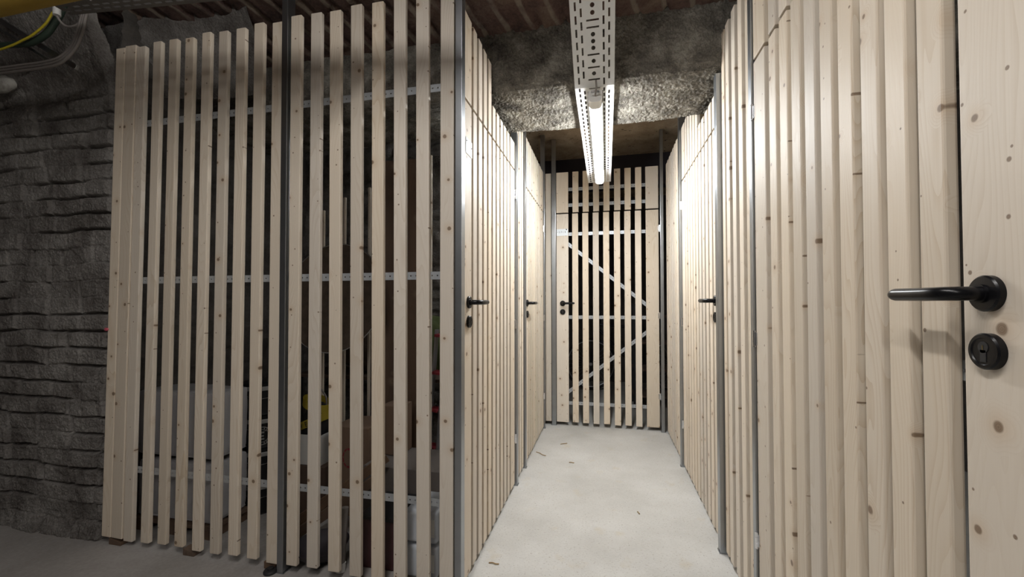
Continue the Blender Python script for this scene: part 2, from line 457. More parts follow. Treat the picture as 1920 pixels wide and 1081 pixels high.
def strip_mesh(L, w=.030, pitch=.022, hole=.0055, th=.0015):
    """perforated metal band along local x, front at y=0"""
    n = max(1, int(L / pitch)); bm = bm_new()
    xs = [0]
    for i in range(n):
        c = (i + .5) * L / n; xs += [c - hole / 2, c + hole / 2]
    xs.append(L)
    zs = [-w / 2, -hole / 2, hole / 2, w / 2]
    V = {}
    def vv(i, j):
        if (i, j) not in V: V[(i, j)] = bm.verts.new((xs[i], 0, zs[j]))
        return V[(i, j)]
    for i in range(len(xs) - 1):
        for j in range(3):
            if j == 1 and i % 2 == 1: continue
            bm.faces.new((vv(i, j), vv(i + 1, j), vv(i + 1, j + 1), vv(i, j + 1)))
    r = bmesh.ops.extrude_face_region(bm, geom=bm.faces[:])
    for g in r['geom']:
        if isinstance(g, bmesh.types.BMVert): g.co.y += th
    return bm_mesh(bm, 'band')

def strip(name, par, xa, za, xb, zb, y=TH + .0005, w=.030):
    d = Vector((xb - xa, 0, zb - za)); L = d.length
    o = obj(name, strip_mesh(L, w), M['galv'], par, (xa, y, za), (0, -math.atan2(d.z, d.x), 0))
    return o

def hinge(par, x, z, y=-.004):
    bm = bm_new(); cyl(bm, (0, 0, -.028), (0, 0, 1), .006, .056, 12)
    bx(bm, -.016, 0, .003, .005, -.022, .022); bx(bm, 0, .016, .003, .005, -.022, .022)
    for k in (-.0095, .0095): cyl(bm, (0, 0, k - .001), (0, 0, 1), .0068, .002, 12)
    return obj('hinge', bm_mesh(bm), M['chrome'], par, (x, y, z))

def handle_set(par, x, z, dirx):
    """black lever on a round rose with a round escutcheon below; dirx: +1 lever points to local +x"""
    bm = bm_new(); lathe(bm, [(.0005, 0), (.0245, 0), (.0245, .007), (.0225, .0092), (.0125, .0098), (.0125, .013), (.0005, .013)], axis=(0, -1, 0), n=40)
    o = obj('handle_rose', bm_mesh(bm), M['black'], par, (x, 0, z)); shade(o)
    bm = bm_new(); p = curve_pts([(0, -.006, 0), (0, -.024, 0), (dirx * .004, -.038, 0), (dirx * .018, -.0475, 0), (dirx * .045, -.050, 0), (dirx * .08, -.050, .0005), (dirx * .112, -.049, .001)], 8)
    rad = [.0098] * len(p); rad[-1] = .004; rad[-2] = .0080; rad[-3] = .0092
    tube(bm, p, .0098, 18, True, rad)
    o = obj('handle_lever', bm_mesh(bm), M['black'], par, (x, 0, z)); shade(o)
    bm = bm_new(); lathe(bm, [(.0245, 0), (.0245, .008), (.0225, .010), (.0185, .0102), (.0175, .0088), (.0003, .0088)], axis=(0, -1, 0), n=40)
    e = obj('lock_escutcheon', bm_mesh(bm), M['black'], par, (x, 0, z - .078)); shade(e)
    bm = bm_new(); cyl(bm, (0, -.0088, .0055), (0, -1, 0), .0078, .0008, 24); bx(bm, -.0045, .0045, -.0096, -.0088, -.0145, .002, .0002)
    obj('keyhole', bm_mesh(bm), M['blackmat'], e)
    bm = bm_new(); bx(bm, -.0006, .0006, -.0101, -.0096, .002, .0080)
    obj('key_slot', bm_mesh(bm), M['brass'], e)

def text_mesh(name, body, size, mat, par, loc, rot):
    cu = bpy.data.curves.new(name, 'FONT'); cu.body = body; cu.size = size; cu.extrude = .0003
    tmp = bpy.data.objects.new(name, cu); COL.objects.link(tmp)
    bpy.context.view_layer.update()
    me = bpy.data.meshes.new_from_object(tmp.evaluated_get(bpy.context.evaluated_depsgraph_get()))
    bpy.data.objects.remove(tmp); me.materials.clear()
    return obj(name, me, mat, par, loc, rot)

def shade(o, ang=35):
    me = o.data
    for p in me.polygons: p.use_smooth = True
    try: me.set_sharp_from_angle(angle=math.radians(ang))
    except Exception: pass

ROT = {'F': 0, 'L': PI / 2, 'R': -PI / 2}
def root(kind, name, label, cat, side, along, group=None, knd=None, front=None):
    if side == 'L': loc = (XL, along, 0)
    elif side == 'R': loc = (XR, along, 0)
    else: loc = (along, front, 0)
    return empty(name, label, cat, loc, (0, 0, ROT[side]), group, knd)

G_P = 'slatted partition panels'; G_D = 'slatted doors'; G_T = 'slatted panels above the doors'
BRACE = (1.94, 1.211, .345)

# ---- facade: two panels facing the camera
FL = [(-2.2569, -2.2025), (-2.2001, -2.1372), (-2.1348, -2.0850), (-2.0363, -1.9905), (-1.9423, -1.8967), (-1.8492, -1.8030), (-1.7547, -1.7085),
      (-1.6614, -1.6146), (-1.5679, -1.5205), (-1.4733, -1.4250), (-1.3791, -1.3255)]
FR = [(-1.2847, -1.2350), (-1.1884, -1.1385), (-1.0943, -1.0435), (-.9979, -.9480), (-.9029, -.8525), (-.8074, -.7565), (-.7127, -.6595), (-.6152, -.5605)]
pl = root('p', 'slatted_partition', 'wide pale timber slatted partition between the grey brick pier and the thin steel post', 'partition', 'F', -2.26, G_P, None, YF)
for i, (a, b) in enumerate(FL):
    lean = .030 * max(0, (-1.25 - a) / .8) / 2.27
    zt = 2.300 + (.006 * math.sin(i * 2.3)); zb = .034 + .004 * math.sin(i * 1.7) - (0 if i > 2 else .004 * i)
    slat('slat', pl, a + 2.26 - lean * 1.1, b + 2.26 - lean * 1.1, zb, zt, -.004 if i < 2 else 0, lean)
for z in BRACE: strip('brace_band', pl, .02, z, .945, z)
pr = root('p', 'slatted_partition', 'pale timber slatted partition of eight slats between the thin post and the corridor corner', 'partition', 'F', -1.29, G_P, None, YF)
for i, (a, b) in enumerate(FR):
    lean = -.010 / 2.27 if 1 < i < 7 else 0
    zt = 2.305 + .005 * math.sin(i * 2.1 + 1) + (0 if i < 5 else .02); zb = .034 + .004 * math.sin(i * 1.3)
    slat('slat', pr, a + 1.29 - lean * 1.1, b + 1.29 - lean * 1.1, zb, zt, 0, lean)
for z in BRACE: strip('brace_band', pr, .0, z, .735, z)

# ---- door builder (local x from the viewer's left to right)
def door(name, label, side, along, front, width, lockboard, hingeboard, slats, lock_left, z0, z1, tops, numplate=None, diag=False, hz=(.29, .98, 1.77), lockx=None, handle_z=1.112, glab=None, tlabel=None, tbrace=()):
    r = root('d', name, label, 'door', side, along, None, 'structure', front)
    bl = [lockboard, hingeboard]
    for nm, (a, b) in (('lock_board', lockboard), ('hinge_board', hingeboard)):
        slat(nm, r, a, b, z0, z1)
    for a, b in slats: slat('slat', r, a, b, z0 + random.uniform(-.003, .003), z1)
    lo, hi = min(lockboard[0], hingeboard[0]), max(lockboard[1], hingeboard[1])
    for z in ((1.743, .982, .201) if diag else (1.74, 1.0, .21)): strip('brace_band', r, lo + .03, z, hi - .03, z)
    if diag:
        strip('brace_band', r, -.352 - along, 1.664, .362 - along, 1.081, TH + .003)
        strip('brace_band', r, .362 - along, .866, -.36 - along, .284, TH + .003)
    lx = lockx if lockx is not None else (lockboard[0] + lockboard[1]) / 2
    handle_set(r, lx, handle_z, 1 if lock_left else -1)
    hx = (hingeboard[1] + .006) if lock_left else (hingeboard[0] - .006)
    for z in hz: hinge(r, hx, z)
    # transom panel above
    if tlabel:
        tr = root('t', 'transom_panel', tlabel, 'panel', side, along, G_T, None, front)
        for a, b in [lockboard] + slats + [hingeboard]:
            off = .004 if diag else 0
            slat('board' if b - a > .07 else 'slat', tr, a + off * (b - a < .07), b + off * (b - a < .07), z1 + .011, tops((a + b) / 2))
        for z in tbrace: strip('brace_band', tr, lo + .03, z, hi - .03, z)
    return r

# L1
Y0 = 1.546
s = [(y - Y0, y + .052 - Y0) for y in (1.658, 1.7355, 1.813, 1.8905, 1.968, 2.0455, 2.123, 2.2005, 2.278)]
d1 = door('door_1', 'nearest pale slatted door on the left side of the corridor, white plate beside its top', 'L', Y0, None, .92, (0, .090), (2.358 - Y0, 2.462 - Y0), s, True, .022, 1.914,
          lambda x: 2.275 if x + Y0 < 1.92 else 2.085, lockx=.049, handle_z=1.108, tlabel='slatted panel above the nearest left door, half of it cut lower under the beam', tbrace=(2.03,))
# L2
Y2 = 2.800
s = [(y - Y2, y + .052 - Y2) for y in [2.924 + .0785 * k for k in range(8)]]
d2 = door('door_2', 'second pale slatted door on the left side, deeper in the corridor', 'L', Y2, None, .85, (0, .098), (3.555 - Y2, 3.650 - Y2), s, True, .022, 1.914,
          lambda x: 2.275, lockx=.062, handle_z=1.108, tlabel='slatted panel above the second left door, just past the beam', tbrace=(2.03, 2.17))
# left filler
f = root('f', 'slatted_partition', 'three slat strip between two steel posts separating both left doors', 'partition', 'L', 2.535, G_P)
for k in range(3): slat('slat', f, .075 * k + .002, .075 * k + .050, .022, 2.275)
for z in (1.94, .98, .21): strip('brace_band', f, 0, z, .2, z)
# back door
s = [(-.3005, -.2465), (-.2086, -.1550), (-.1158, -.0630), (-.0241, .0290), (.0697, .1237), (.1600, .2141), (.2513, .3041)]
s = [(a + .445, b + .445) for a, b in s]
d3 = door('door_3', 'slatted door with open gaps and zigzag metal bracing closing the corridor end', 'F', -.445, YB, .9, (0, .110), (.3421 + .445, .4491 + .445), s, True, .030, 1.928,
          lambda x: 2.312, diag=True, lockx=.057, handle_z=1.108, hz=(.30, 1.0, 1.76), tlabel='slatted panel above the far door at the corridor end', tbrace=(2.010, 2.156))
f = root('f', 'slatted_partition', 'single narrow slat left of the far door post', 'partition', 'F', -.545, G_P, None, YB)
slat('slat', f, 0, .053, .030, 2.310)
for z in (2.14, 1.975, 1.2, .25): strip('brace_band', f, -.01, z, .08, z)

# right wall (local x runs toward the camera: x = Ystart - Y)
def R(y, y0): return y0 - y
Y3 = 2.997
s = [(R(y + .052, Y3), R(y, Y3)) for y in [2.191 + .0785 * k for k in range(9)]]
d4 = door('door_4', 'pale slatted door on the right side of the corridor, handle near the middle steel post', 'R', Y3, None, .93, (R(2.165, Y3), R(2.062, Y3)), (0, R(2.897, Y3)), s, False, .022, 1.932,
          lambda x: 2.095 if Y3 - x < 2.50 else 2.300, lockx=R(2.118, Y3), handle_z=1.116, tlabel='slatted panel above the middle right door, stepping up past the beam', tbrace=(2.03,))
Y4 = 1.5866
s = [(R(y + .0535, Y4), R(y, Y4)) for y in (.7611, .8415, .9163, .9990, 1.0775, 1.1575, 1.2350, 1.3145, 1.3955)]
d5 = door('door_5', 'nearest slatted door on the right with large black handle and round lock plate', 'R', Y4, None, .96, (R(.7318, Y4), R(.628, Y4)), (0, R(1.4837, Y4)), s, False, .022, 1.940,
          lambda x: 2.300, lockx=R(.688, Y4), handle_z=1.114, tlabel='slatted panel above the nearest right door, partly out of view', tbrace=(2.1,))
f = root('f', 'slatted_partition', 'five slat strip between the nearest right door and the middle steel post', 'partition', 'R', 1.995, G_P)
for a, b in ((1.628, 1.672), (1.711, 1.759), (1.797, 1.844), (1.882, 1.930), (1.950, 1.992)): slat('slat', f, R(b, 1.995), R(a, 1.995), .022, 2.30)
for z in (1.94, .98, .21): strip('brace_band', f, 0, z, .36, z)
f = root('f', 'slatted_partition', 'eight slat strip on the right, running up to the far slatted door', 'partition', 'R', 3.76, G_P)
for k in range(8): slat('slat', f, .004 + .0865 * k, .056 + .0865 * k, .022, 2.30)
for z in (1.94, .98, .21): strip('brace_band', f, 0, z, .68, z)

# --------------------------------------------------------------------- posts
def post(x0, x1, y0, y1, h, label, foot=True):
    e = empty('steel_post', label, 'post', ((x0 + x1) / 2, (y0 + y1) / 2, 0), group='grey steel posts')
    w = (x1 - x0) / 2; d = (y1 - y0) / 2
    bm = bm_new(); bx(bm, -w, w, -d, d, .004, h, .002)
    obj('post_tube', bm_mesh(bm), M['steel'], e)
    obj('foot_plate', boxmesh(-w - .004, w + .004, -d, d, 0, .004), M['steel'], e)
post(-1.322, -1.2935, 1.467, 1.510, 2.62, 'thin grey steel post in the middle of the slatted front')
post(-.5548, -.5277, 1.474, 1.512, 2.50, 'blue grey steel corner post where the slatted front meets the corridor')
post(-.572, -.532, 2.482, 2.520, 2.16, 'steel post on the hinge side of the nearest left door')
post(-.572, -.531, 2.757, 2.790, 2.62, 'steel post on the lock side of the second left door')
post(-.572, -.534, 3.672, 3.710, 2.62, 'steel post at the left inner corner of the corridor end')
post(-.4867, -.449, 3.790, 3.830, 2.618, 'slender steel post left of the far slatted door')
post(.460, .486, 3.775, 3.815, 2.618, 'slender steel post right of the far slatted door')
post(.490, .535, 3.010, 3.048, 2.62, 'steel post on the hinge side of the middle right door')
post(.486, .530, 2.008, 2.048, 2.14, 'dark steel post beside the handle of the middle right door')
post(.498, .535, 1.592, 1.620, 2.50, 'narrow steel post carrying the hinges of the nearest right door')

# ----------------------------------------------------------------- name plates
p = empty('name_plate', 'small white plate screwed high beside the nearest left door', 'sign', (XL + .0004, 1.556, 1.735), (0, 0, PI / 2))
obj('plate_sheet', boxmesh(0, .078, -.002, 0, -.032, .032, .0006), M['plate'], p)
for x, z in ((.008, .018), (.068, .006)):
    bm = bm_new(); cyl(bm, (x, -.002, z), (0, -1, 0), .0030, .0016, 14); obj('screw', bm_mesh(bm), M['screwdark'], p)
p = empty('name_plate', 'pale blue lettered plate high on the lock board of the far door', 'sign', (-.442, YB - .0004, 1.727))
obj('plate_sheet', boxmesh(0, .104, -.002, 0, 0, .062, .0006), M['plate'], p)
bm = bm_new(); cyl(bm, (.090, -.002, .055), (0, -1, 0), .0055, .002, 16); obj('screw', bm_mesh(bm), M['screwdark'], p)
# unreadable row of seven characters: short strokes of the same size and spacing
text_mesh('plate_lettering', '\u2022 5 7\u2022 / 8  1', .022, M['ink'], p, (.006, -.0024, .026), (PI / 2, 0, 0))

# ------------------------------------------------------------------ cable tray
def tray_sheet(bm, W, L, M4):
    """perforated tray floor: x across, y along, in the plane z=0"""
    quads = []
    def cellrow(xa, xb, ya, yb, hx, pitch, hlen, hw, off):
        y = ya
        # plain side strips
        quads.append((xa, hx - hw / 2, ya, yb)); quads.append((hx + hw / 2, xb, ya, yb))
        c = ya + off
        last = ya
        while c + hlen / 2 < yb:
            if c - hlen / 2 > last:
                quads.append((hx - hw / 2, hx + hw / 2, last, c - hlen / 2)); last = c + hlen / 2
            c += pitch
        quads.append((hx - hw / 2, hx + hw / 2, last, yb))
    h = W / 2
    rows = [(-h, -.0560 * W / .175, -.0670 * W / .175, .0), (-.0560 * W / .175, -.030 * W / .175, -.0450 * W / .175, .025),
            (.030 * W / .175, .0540 * W / .175, .0430 * W / .175, .012), (.0540 * W / .175, h, .0650 * W / .175, .037)]
    for xa, xb, hx, off in rows:
        cellrow(xa, xb, 0, L, hx, .050, .031, .0078, .02 + off)
    # middle: alternating cross slots and round holes
    xa, xb = -.030 * W / .175, .030 * W / .175
    y = 0; seq = ['s', 'h', 's', 'h', 's', 'h', 'h', 's', 's', 'h', 'h', 'h']
    k = 0; rounds = []
    while y + .027 < L:
        kind = seq[k % len(seq)]; c = y + .0135
        if kind == 's':
            quads.append((xa, xb, y, c - .0034)); quads.append((xa, xb, c + .0034, y + .027))
            quads.append((xa, xa + .005, c - .0034, c + .0034)); quads.append((xb - .005, xb, c - .0034, c + .0034))
        else:
            r = .012
            quads.append((xa, xb, y, c - r)); quads.append((xa, xb, c + r, y + .027))
            quads.append((xa, -r, c - r, c + r)); quads.append((r, xb, c - r, c + r)); rounds.append(c)
        y += .027; k += 1
    quads.append((xa, xb, y, L))
    for a, b, c, d in quads:
        if b - a < 1e-5 or d - c < 1e-5: continue
        vs = [bm.verts.new(M4 @ Vector(q)) for q in ((a, c, 0), (b, c, 0), (b, d, 0), (a, d, 0))]
        bm.faces.new(vs)
    for c in rounds:
        r = .012; ri = .0088; n = 16
        out = []; inn = []
        for i in range(n):
            a = 2 * PI * i / n; s = r / max(abs(math.cos(a)), abs(math.sin(a)))
            out.append(bm.verts.new(M4 @ Vector((s * math.cos(a), c + s * math.sin(a), 0))))
            inn.append(bm.verts.new(M4 @ Vector((ri * math.cos(a), c + ri * math.sin(a), 0))))
        for i in range(n):
            j = (i + 1) % n; bm.faces.new((out[i], out[j], inn[j], inn[i]))

def tray(name, label, P0, P1, W, side=.035, parts=None):
    """one tray run from P0 to P1 (centre line of the underside)"""
    P0, P1 = Vector(P0), Vector(P1); d = P1 - P0; L = d.length; yv = d.normalized()
    xv = yv.cross(Vector((0, 0, 1))).normalized(); zv = xv.cross(yv)
    M4 = Matrix((( *xv, 0), (*yv, 0), (*zv, 0), (0, 0, 0, 1))).transposed()
    M4 = Matrix.Translation(P0) @ Matrix([[xv.x, yv.x, zv.x, 0], [xv.y, yv.y, zv.y, 0], [xv.z, yv.z, zv.z, 0], [0, 0, 0, 1]])
    return M4, L

tr = empty('cable_tray', 'perforated galvanised cable tray running along the corridor ceiling above the lit tube lamp', 'cable tray', (-.045, 1.95, 2.10))
for nm, P0, P1, W in (('tray_floor', (-.048, 1.93, 2.100), (-.048, 3.44, 2.092), .178), ('tray_floor', (-.050, 1.27, 2.558), (-.048, 1.93, 2.100), .178)):
    M4, L = tray(nm, '', P0, P1, W)
    Mi = Matrix.Translation((.045, -1.95, -2.10)) @ M4
    bm = bm_new(); tray_sheet(bm, W, L, Mi); me = bpy.data.meshes.new(nm); bm.to_mesh(me); bm.free()
    obj(nm, me, M['tray'], tr)
    for sgn in (-1, 1):
        bm = bm_new()
        x = sgn * W / 2
        bx(bm, x - .0006, x + .0006, 0, L, 0, .036, M=Mi); bx(bm, min(x, x - sgn * .008), max(x, x - sgn * .008), 0, L, .0355, .0365, M=Mi)
        obj('tray_side', bm_mesh(bm), M['tray'], tr)
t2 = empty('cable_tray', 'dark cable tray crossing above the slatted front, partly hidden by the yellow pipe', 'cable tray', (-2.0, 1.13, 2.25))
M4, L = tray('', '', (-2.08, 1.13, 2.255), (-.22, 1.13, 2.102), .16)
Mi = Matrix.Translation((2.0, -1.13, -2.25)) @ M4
bm = bm_new(); tray_sheet(bm, .16, L, Mi); me = bpy.data.meshes.new('tray_floor'); bm.to_mesh(me); bm.free(); obj('tray_floor', me, M['trayshaded'], t2)
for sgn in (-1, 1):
    bm = bm_new(); x = sgn * .08; bx(bm, x - .0006, x + .0006, 0, L, 0, .045, M=Mi); obj('tray_side', bm_mesh(bm), M['trayshaded'], t2)

# ------------------------------------------------------------------ lamps
def lamp(label, x, y0, y1, zb, glow):
    e = empty('tube_lamp', label, 'lamp', (x, y0, zb))
    L = y1 - y0
    bm = bm_new()
    # rounded diffuser trough along y
    prof = [(.0280, .026), (.0285, .020), (.0270, .012), (.021, .004), (.012, .001), (0, 0), (-.012, .001), (-.021, .004), (-.0270, .012), (-.0285, .020), (-.0280, .026)]
    a = [bm.verts.new((px, .075, pz)) for px, pz in prof]; b = [bm.verts.new((px, L - .02, pz)) for px, pz in prof]
    for i in range(len(prof) - 1): bm.faces.new((a[i], a[i + 1], b[i + 1], b[i]))
    bm.faces.new(a); bm.faces.new(b)
    o = obj('diffuser', bm_mesh(bm), glow, e); shade(o)
    obj('lamp_housing', boxmesh(-.031, .031, .02, L, .0265, .060, .003), M['white'], e)
    for ya, yb in ((.0, .074), (L - .0195, L)):
        bm = bm_new()
        a = [bm.verts.new((px * 1.06, ya, pz * 1.0 - .001)) for px, pz in prof]; b = [bm.verts.new((px * 1.06, yb, pz - .001)) for px, pz in prof]
        for i in range(len(prof) - 1): bm.faces.new((a[i], a[i + 1], b[i + 1], b[i]))
        bm.faces.new(a); bm.faces.new(b); bm.faces.new((a[0], b[0], b[-1], a[-1]))
        o = obj('end_cap', bm_mesh(bm), M['white'], e); shade(o)
    bm = bm_new(); bx(bm, -.034, -.031, .03, .055, .01, .064); bx(bm, .031, .034, .03, .055, .01, .064); bx(bm, -.034, .034, .03, .055, .0605, .064)
    bx(bm, -.018, .018, -.014, 0, .040, .045)
    obj('clip', bm_mesh(bm), M['chrome'], e)
    bm = bm_new(); tube(bm, curve_pts([(0, .0, .028), (.002, -.014, .030), (.006, -.024, .050), (.004, -.022, .085)], 8), .0042, 10)
    o = obj('lamp_cable', bm_mesh(bm), M['greycable'], e); shade(o)
    if zb > 2.2:
        for yy in (.2, L - .2): obj('hanger_rod', boxmesh(-.003, .003, yy - .003, yy + .003, .061, 2.665 - zb, 0), M['chrome'], e)
    return e
lamp('lit white tube lamp hanging under the cable tray in the corridor', -.044, 1.890, 3.215, 2.011, M['glow'])
lamp('tube lamp over the entrance in front of the slatted partition', -.46, -.55, .72, 2.46, M['glownear'])
lamp('added fill light shaped as a tube lamp, unseen behind the entrance lamp', -.46, -1.95, -.68, 2.40, M['glowfill'])  # unseen lamp, added for even light from the front

# ---------------------------------------------------- pipes and cables, top left
bm = bm_new(); tube(bm, [(-4.38, 1.0, 2.150), (-.80, 1.0, 2.150)], .038, 28)
o = tag(obj('gas_pipe', bm_mesh(bm), M['yellow']), 'yellow pipe running under the ceiling in the upper left corner', 'pipe'); shade(o)
for A, B, lab, r in (((-3.30, 1.36, 2.740), (-2.293, 1.36, 2.154), 'upper of two slim steel rails slanting above the grey brick wall', .011), ((-3.30, 1.36, 2.702), (-2.44, 1.36, 2.194), 'lower of two slim steel rails slanting above the grey brick wall', .005)):
    A = Vector(A); B = Vector(B); d = B - A
    Mr = Matrix.Translation(A) @ Vector((1, 0, 0)).rotation_difference(d.normalized()).to_matrix().to_4x4()
    bm = bm_new(); bx(bm, 0, d.length, -.006, .006, -r, r, .001, Mr)
    if r > .01:
        bx(bm, 0, d.length, -.009, -.006, r - .004, r, 0, Mr); bx(bm, 0, d.length, -.009, -.006, -r, -r + .004, 0, Mr)
    tag(obj('mounting_rail', bm_mesh(bm), M['steel']), lab, 'rail', 'slim mounting rails')
def cable(name, label, pts, r, mat, group=None):
    bm = bm_new(); tube(bm, curve_pts(pts, 10), r, 10); o = tag(obj(name, bm_mesh(bm), mat), label, 'cable', group); shade(o, 60); return o
cable('earth_cable', 'yellow and green cable curving down left from behind the yellow pipe', [(-2.27, 1.30, 2.48), (-2.308, 1.30, 2.400), (-2.345, 1.30, 2.366), (-2.385, 1.30, 2.325), (-2.458, 1.30, 2.289), (-2.524, 1.30, 2.272), (-2.596, 1.30, 2.258), (-2.70, 1.30, 2.250), (-2.95, 1.30, 2.26)], .0045, M['yellowcable'])
cable('dark_cable', 'dark green cable running beside the yellow one above the brick wall', [(-2.30, 1.325, 2.49), (-2.33, 1.325, 2.40), (-2.375, 1.325, 2.345), (-2.43, 1.325, 2.300), (-2.52, 1.325, 2.276), (-2.60, 1.325, 2.280), (-2.71, 1.325, 2.290), (-2.95, 1.325, 2.30)], .013, M['darkgreen'])
for k, lab in enumerate(('uppermost of three pale grey cables bending down from the tray end', 'middle of three pale grey cables bending down from the tray end', 'lowest of three pale grey cables bending down from the tray end')):
    q = k * .0125
    cable('grey_cable', lab, [(-2.12 + q, 1.29, 2.40), (-2.150 + q, 1.29, 2.333), (-2.186 + q, 1.295, 2.260 - q * .3), (-2.228 + q * .8, 1.30, 2.205 - q * .6), (-2.297 + q * .4, 1.30, 2.166 - q), (-2.396, 1.30, 2.158 - q), (-2.526, 1.30, 2.162 - q), (-2.661, 1.30, 2.166 - q), (-2.95, 1.30, 2.175 - q)], .0058, M['greycable'], 'grey cables')
b = empty('junction_sleeve', 'small grey plastic sleeve with a short looping wire under the tray end', 'fitting', (-2.264, 1.27, 2.384))
bm = bm_new(); cyl(bm, (0, 0, .04), (0, 0, -1), .013, .10, 18); o = obj('sleeve_tube', bm_mesh(bm), M['white'], b); shade(o)
bm = bm_new(); tube(bm, curve_pts([(0, 0, -.062), (.004, .01, -.080), (.018, .02, -.095), (.05, .025, -.098), (.082, .03, -.083), (.10, .03, -.05)], 8), .0045, 8); o = obj('loop_wire', bm_mesh(bm), M['greycable'], b); shade(o)
def blob(name, label, cat, mat, c, s, seed=0, n=3, amp=.18):
    bm = bm_new(); bmesh.ops.create_icosphere(bm, subdivisions=n, radius=1)
    for v in bm.verts:
        k = 1 + amp * float(fbm(v.co.x * 2.3 + v.co.z, v.co.y * 2.3 + v.co.z * 1.7, 3, seed))
        v.co = Vector((v.co.x * s[0] * k, v.co.y * s[1] * k, v.co.z * s[2] * k))
    o = obj(name, bm_mesh(bm), mat, None, c); shade(o, 60); return tag(o, label, cat)
M['mortar'] = plaster('pale mortar', [(.3, (.20, .185, .165)), (.6, (.40, .385, .35))], 20, 90)
blob('mortar_lump', 'pale lump of mortar stuck on the brick wall at the left edge', 'mortar', M['mortar'], (-2.95, 1.450, 2.200), (.085, .030, .042), 4)
blob('paint_mark', 'small red paint splash on the bricks beside the first slat', 'paint', M['pink'], (-2.263, 1.468, .985), (.012, .004, .008), 2)

# ------------------------------------------------------------- floor oddments
for x, y, l, lab in ((-2.20, 1.492, .035, 'small brown wood wedge under the leftmost slats'), (-1.79, 1.500, .030, 'small brown wood wedge under the slats before the wrapped pack'), (-1.372, 1.500, .026, 'small brown wood wedge near the thin post')):
    bm = bm_new(); vs = bx(bm, -l, l, -.018, .018, 0, .030, .002)
    for v in bm.verts:
        if v.co.z > .015 and v.co.x > 0: v.co.z -= .014
    tag(obj('wood_wedge', bm_mesh(bm), M['wood_old'], None, (x, y, 0)), lab, 'wedge', 'wood wedges under the slats')
bm = bm_new(); lathe(bm, [(.0005, 0), (.026, 0), (.027, .006), (.024, .012), (.012, .013), (.012, .02), (.0005, .02)], n=28)
o = tag(obj('rubber_foot', bm_mesh(bm), M['blackmat'], None, (-1.352, 1.468, 0)), 'round black rubber foot on the floor beside the thin post', 'foot'); shade(o)
for x, y, a, l, lab in ((-.475, 3.04, .7, .05, 'brown splinter on the floor by the second left door'), (-.33, 3.30, -.6, .03, 'thin curled splinter lying toward the far door'), (-.24, 2.92, .1, .018, 'small dark chip in the middle of the corridor floor'), (-.47, 1.72, .05, .022, 'pale twig on the floor near the first left door'), (.16, 2.30, 1.2, .012, 'tiny dark crumb on the right half of the corridor floor')):
    bm = bm_new(); tube(bm, curve_pts([(-l, 0, .003), (-l * .3, l * .12, .004), (l * .4, -l * .05, .004), (l, l * .15, .003)], 4), .0025, 6, True)
    o = tag(obj('wood_splinter', bm_mesh(bm), M['leaf'], None, (x, y, 0), (0, 0, -a)), lab, 'splinter', 'splinters on the corridor floor')

# ---------------------------------------------------- inside the left storage
def pack(name, label, cat, x0, x1, y0, y1, z0, z1, mat, bev=.01, rotz=0, group=None, seed=0, wob=0.0, flaps=None, cuts=0):
    cx, cy = (x0 + x1) / 2, (y0 + y1) / 2
    e = empty(name, label, cat, (cx, cy, z0), (0, 0, rotz), group)
    bm = bm_new(); bx(bm, x0 - cx, x1 - cx, y0 - cy, y1 - cy, 0, z1 - z0, bev)
    if wob:
        bmesh.ops.subdivide_edges(bm, edges=bm.edges[:], cuts=cuts or 6, use_grid_fill=True)
        for v in bm.verts:
            n = Vector((fbm(v.co.x * 7, v.co.z * 7, 3, seed), fbm(v.co.y * 7, v.co.z * 7, 3, seed + 5), fbm(v.co.x * 6, v.co.y * 6, 3, seed + 9)))
            if v.co.z > .01: v.co += n * wob
    o = obj(flaps or 'body', bm_mesh(bm), mat, e)
    if wob: shade(o, 50)
    return e, (x1 - x0) / 2, (y1 - y0) / 2, z1 - z0

# pallet with two wrapped packs of white board
e = empty('pallet', 'low wooden pallet under the plastic wrapped white packs', 'pallet', (-2.035, 1.70, 0))
for k in range(3): obj('pallet_block', boxmesh(-.235 + k * .2, -.165 + k * .2, -.10, .10, 0, .045, .002), M['wood_old'], e)
for k in range(2): obj('pallet_board', boxmesh(-.235, .245, -.105 + k * .115, -.01 + k * .115, .0455, .064, .002), M['wood_old'], e)
e, a, b, h = pack('wrapped_pack', 'lower white pack wrapped in milky film on the pallet', 'package', -2.262, -1.80, 1.605, 1.80, .068, .345, M['film'], .02, 0, 'wrapped white packs', 3, .010, 'wrapped_body', 9)
e, a, b, h = pack('wrapped_pack', 'upper white pack wrapped in milky film, tall and grey white', 'package', -2.262, -1.80, 1.605, 1.80, .366, .680, M['film'], .02, 0, 'wrapped white packs', 8, .010, 'wrapped_body', 9)

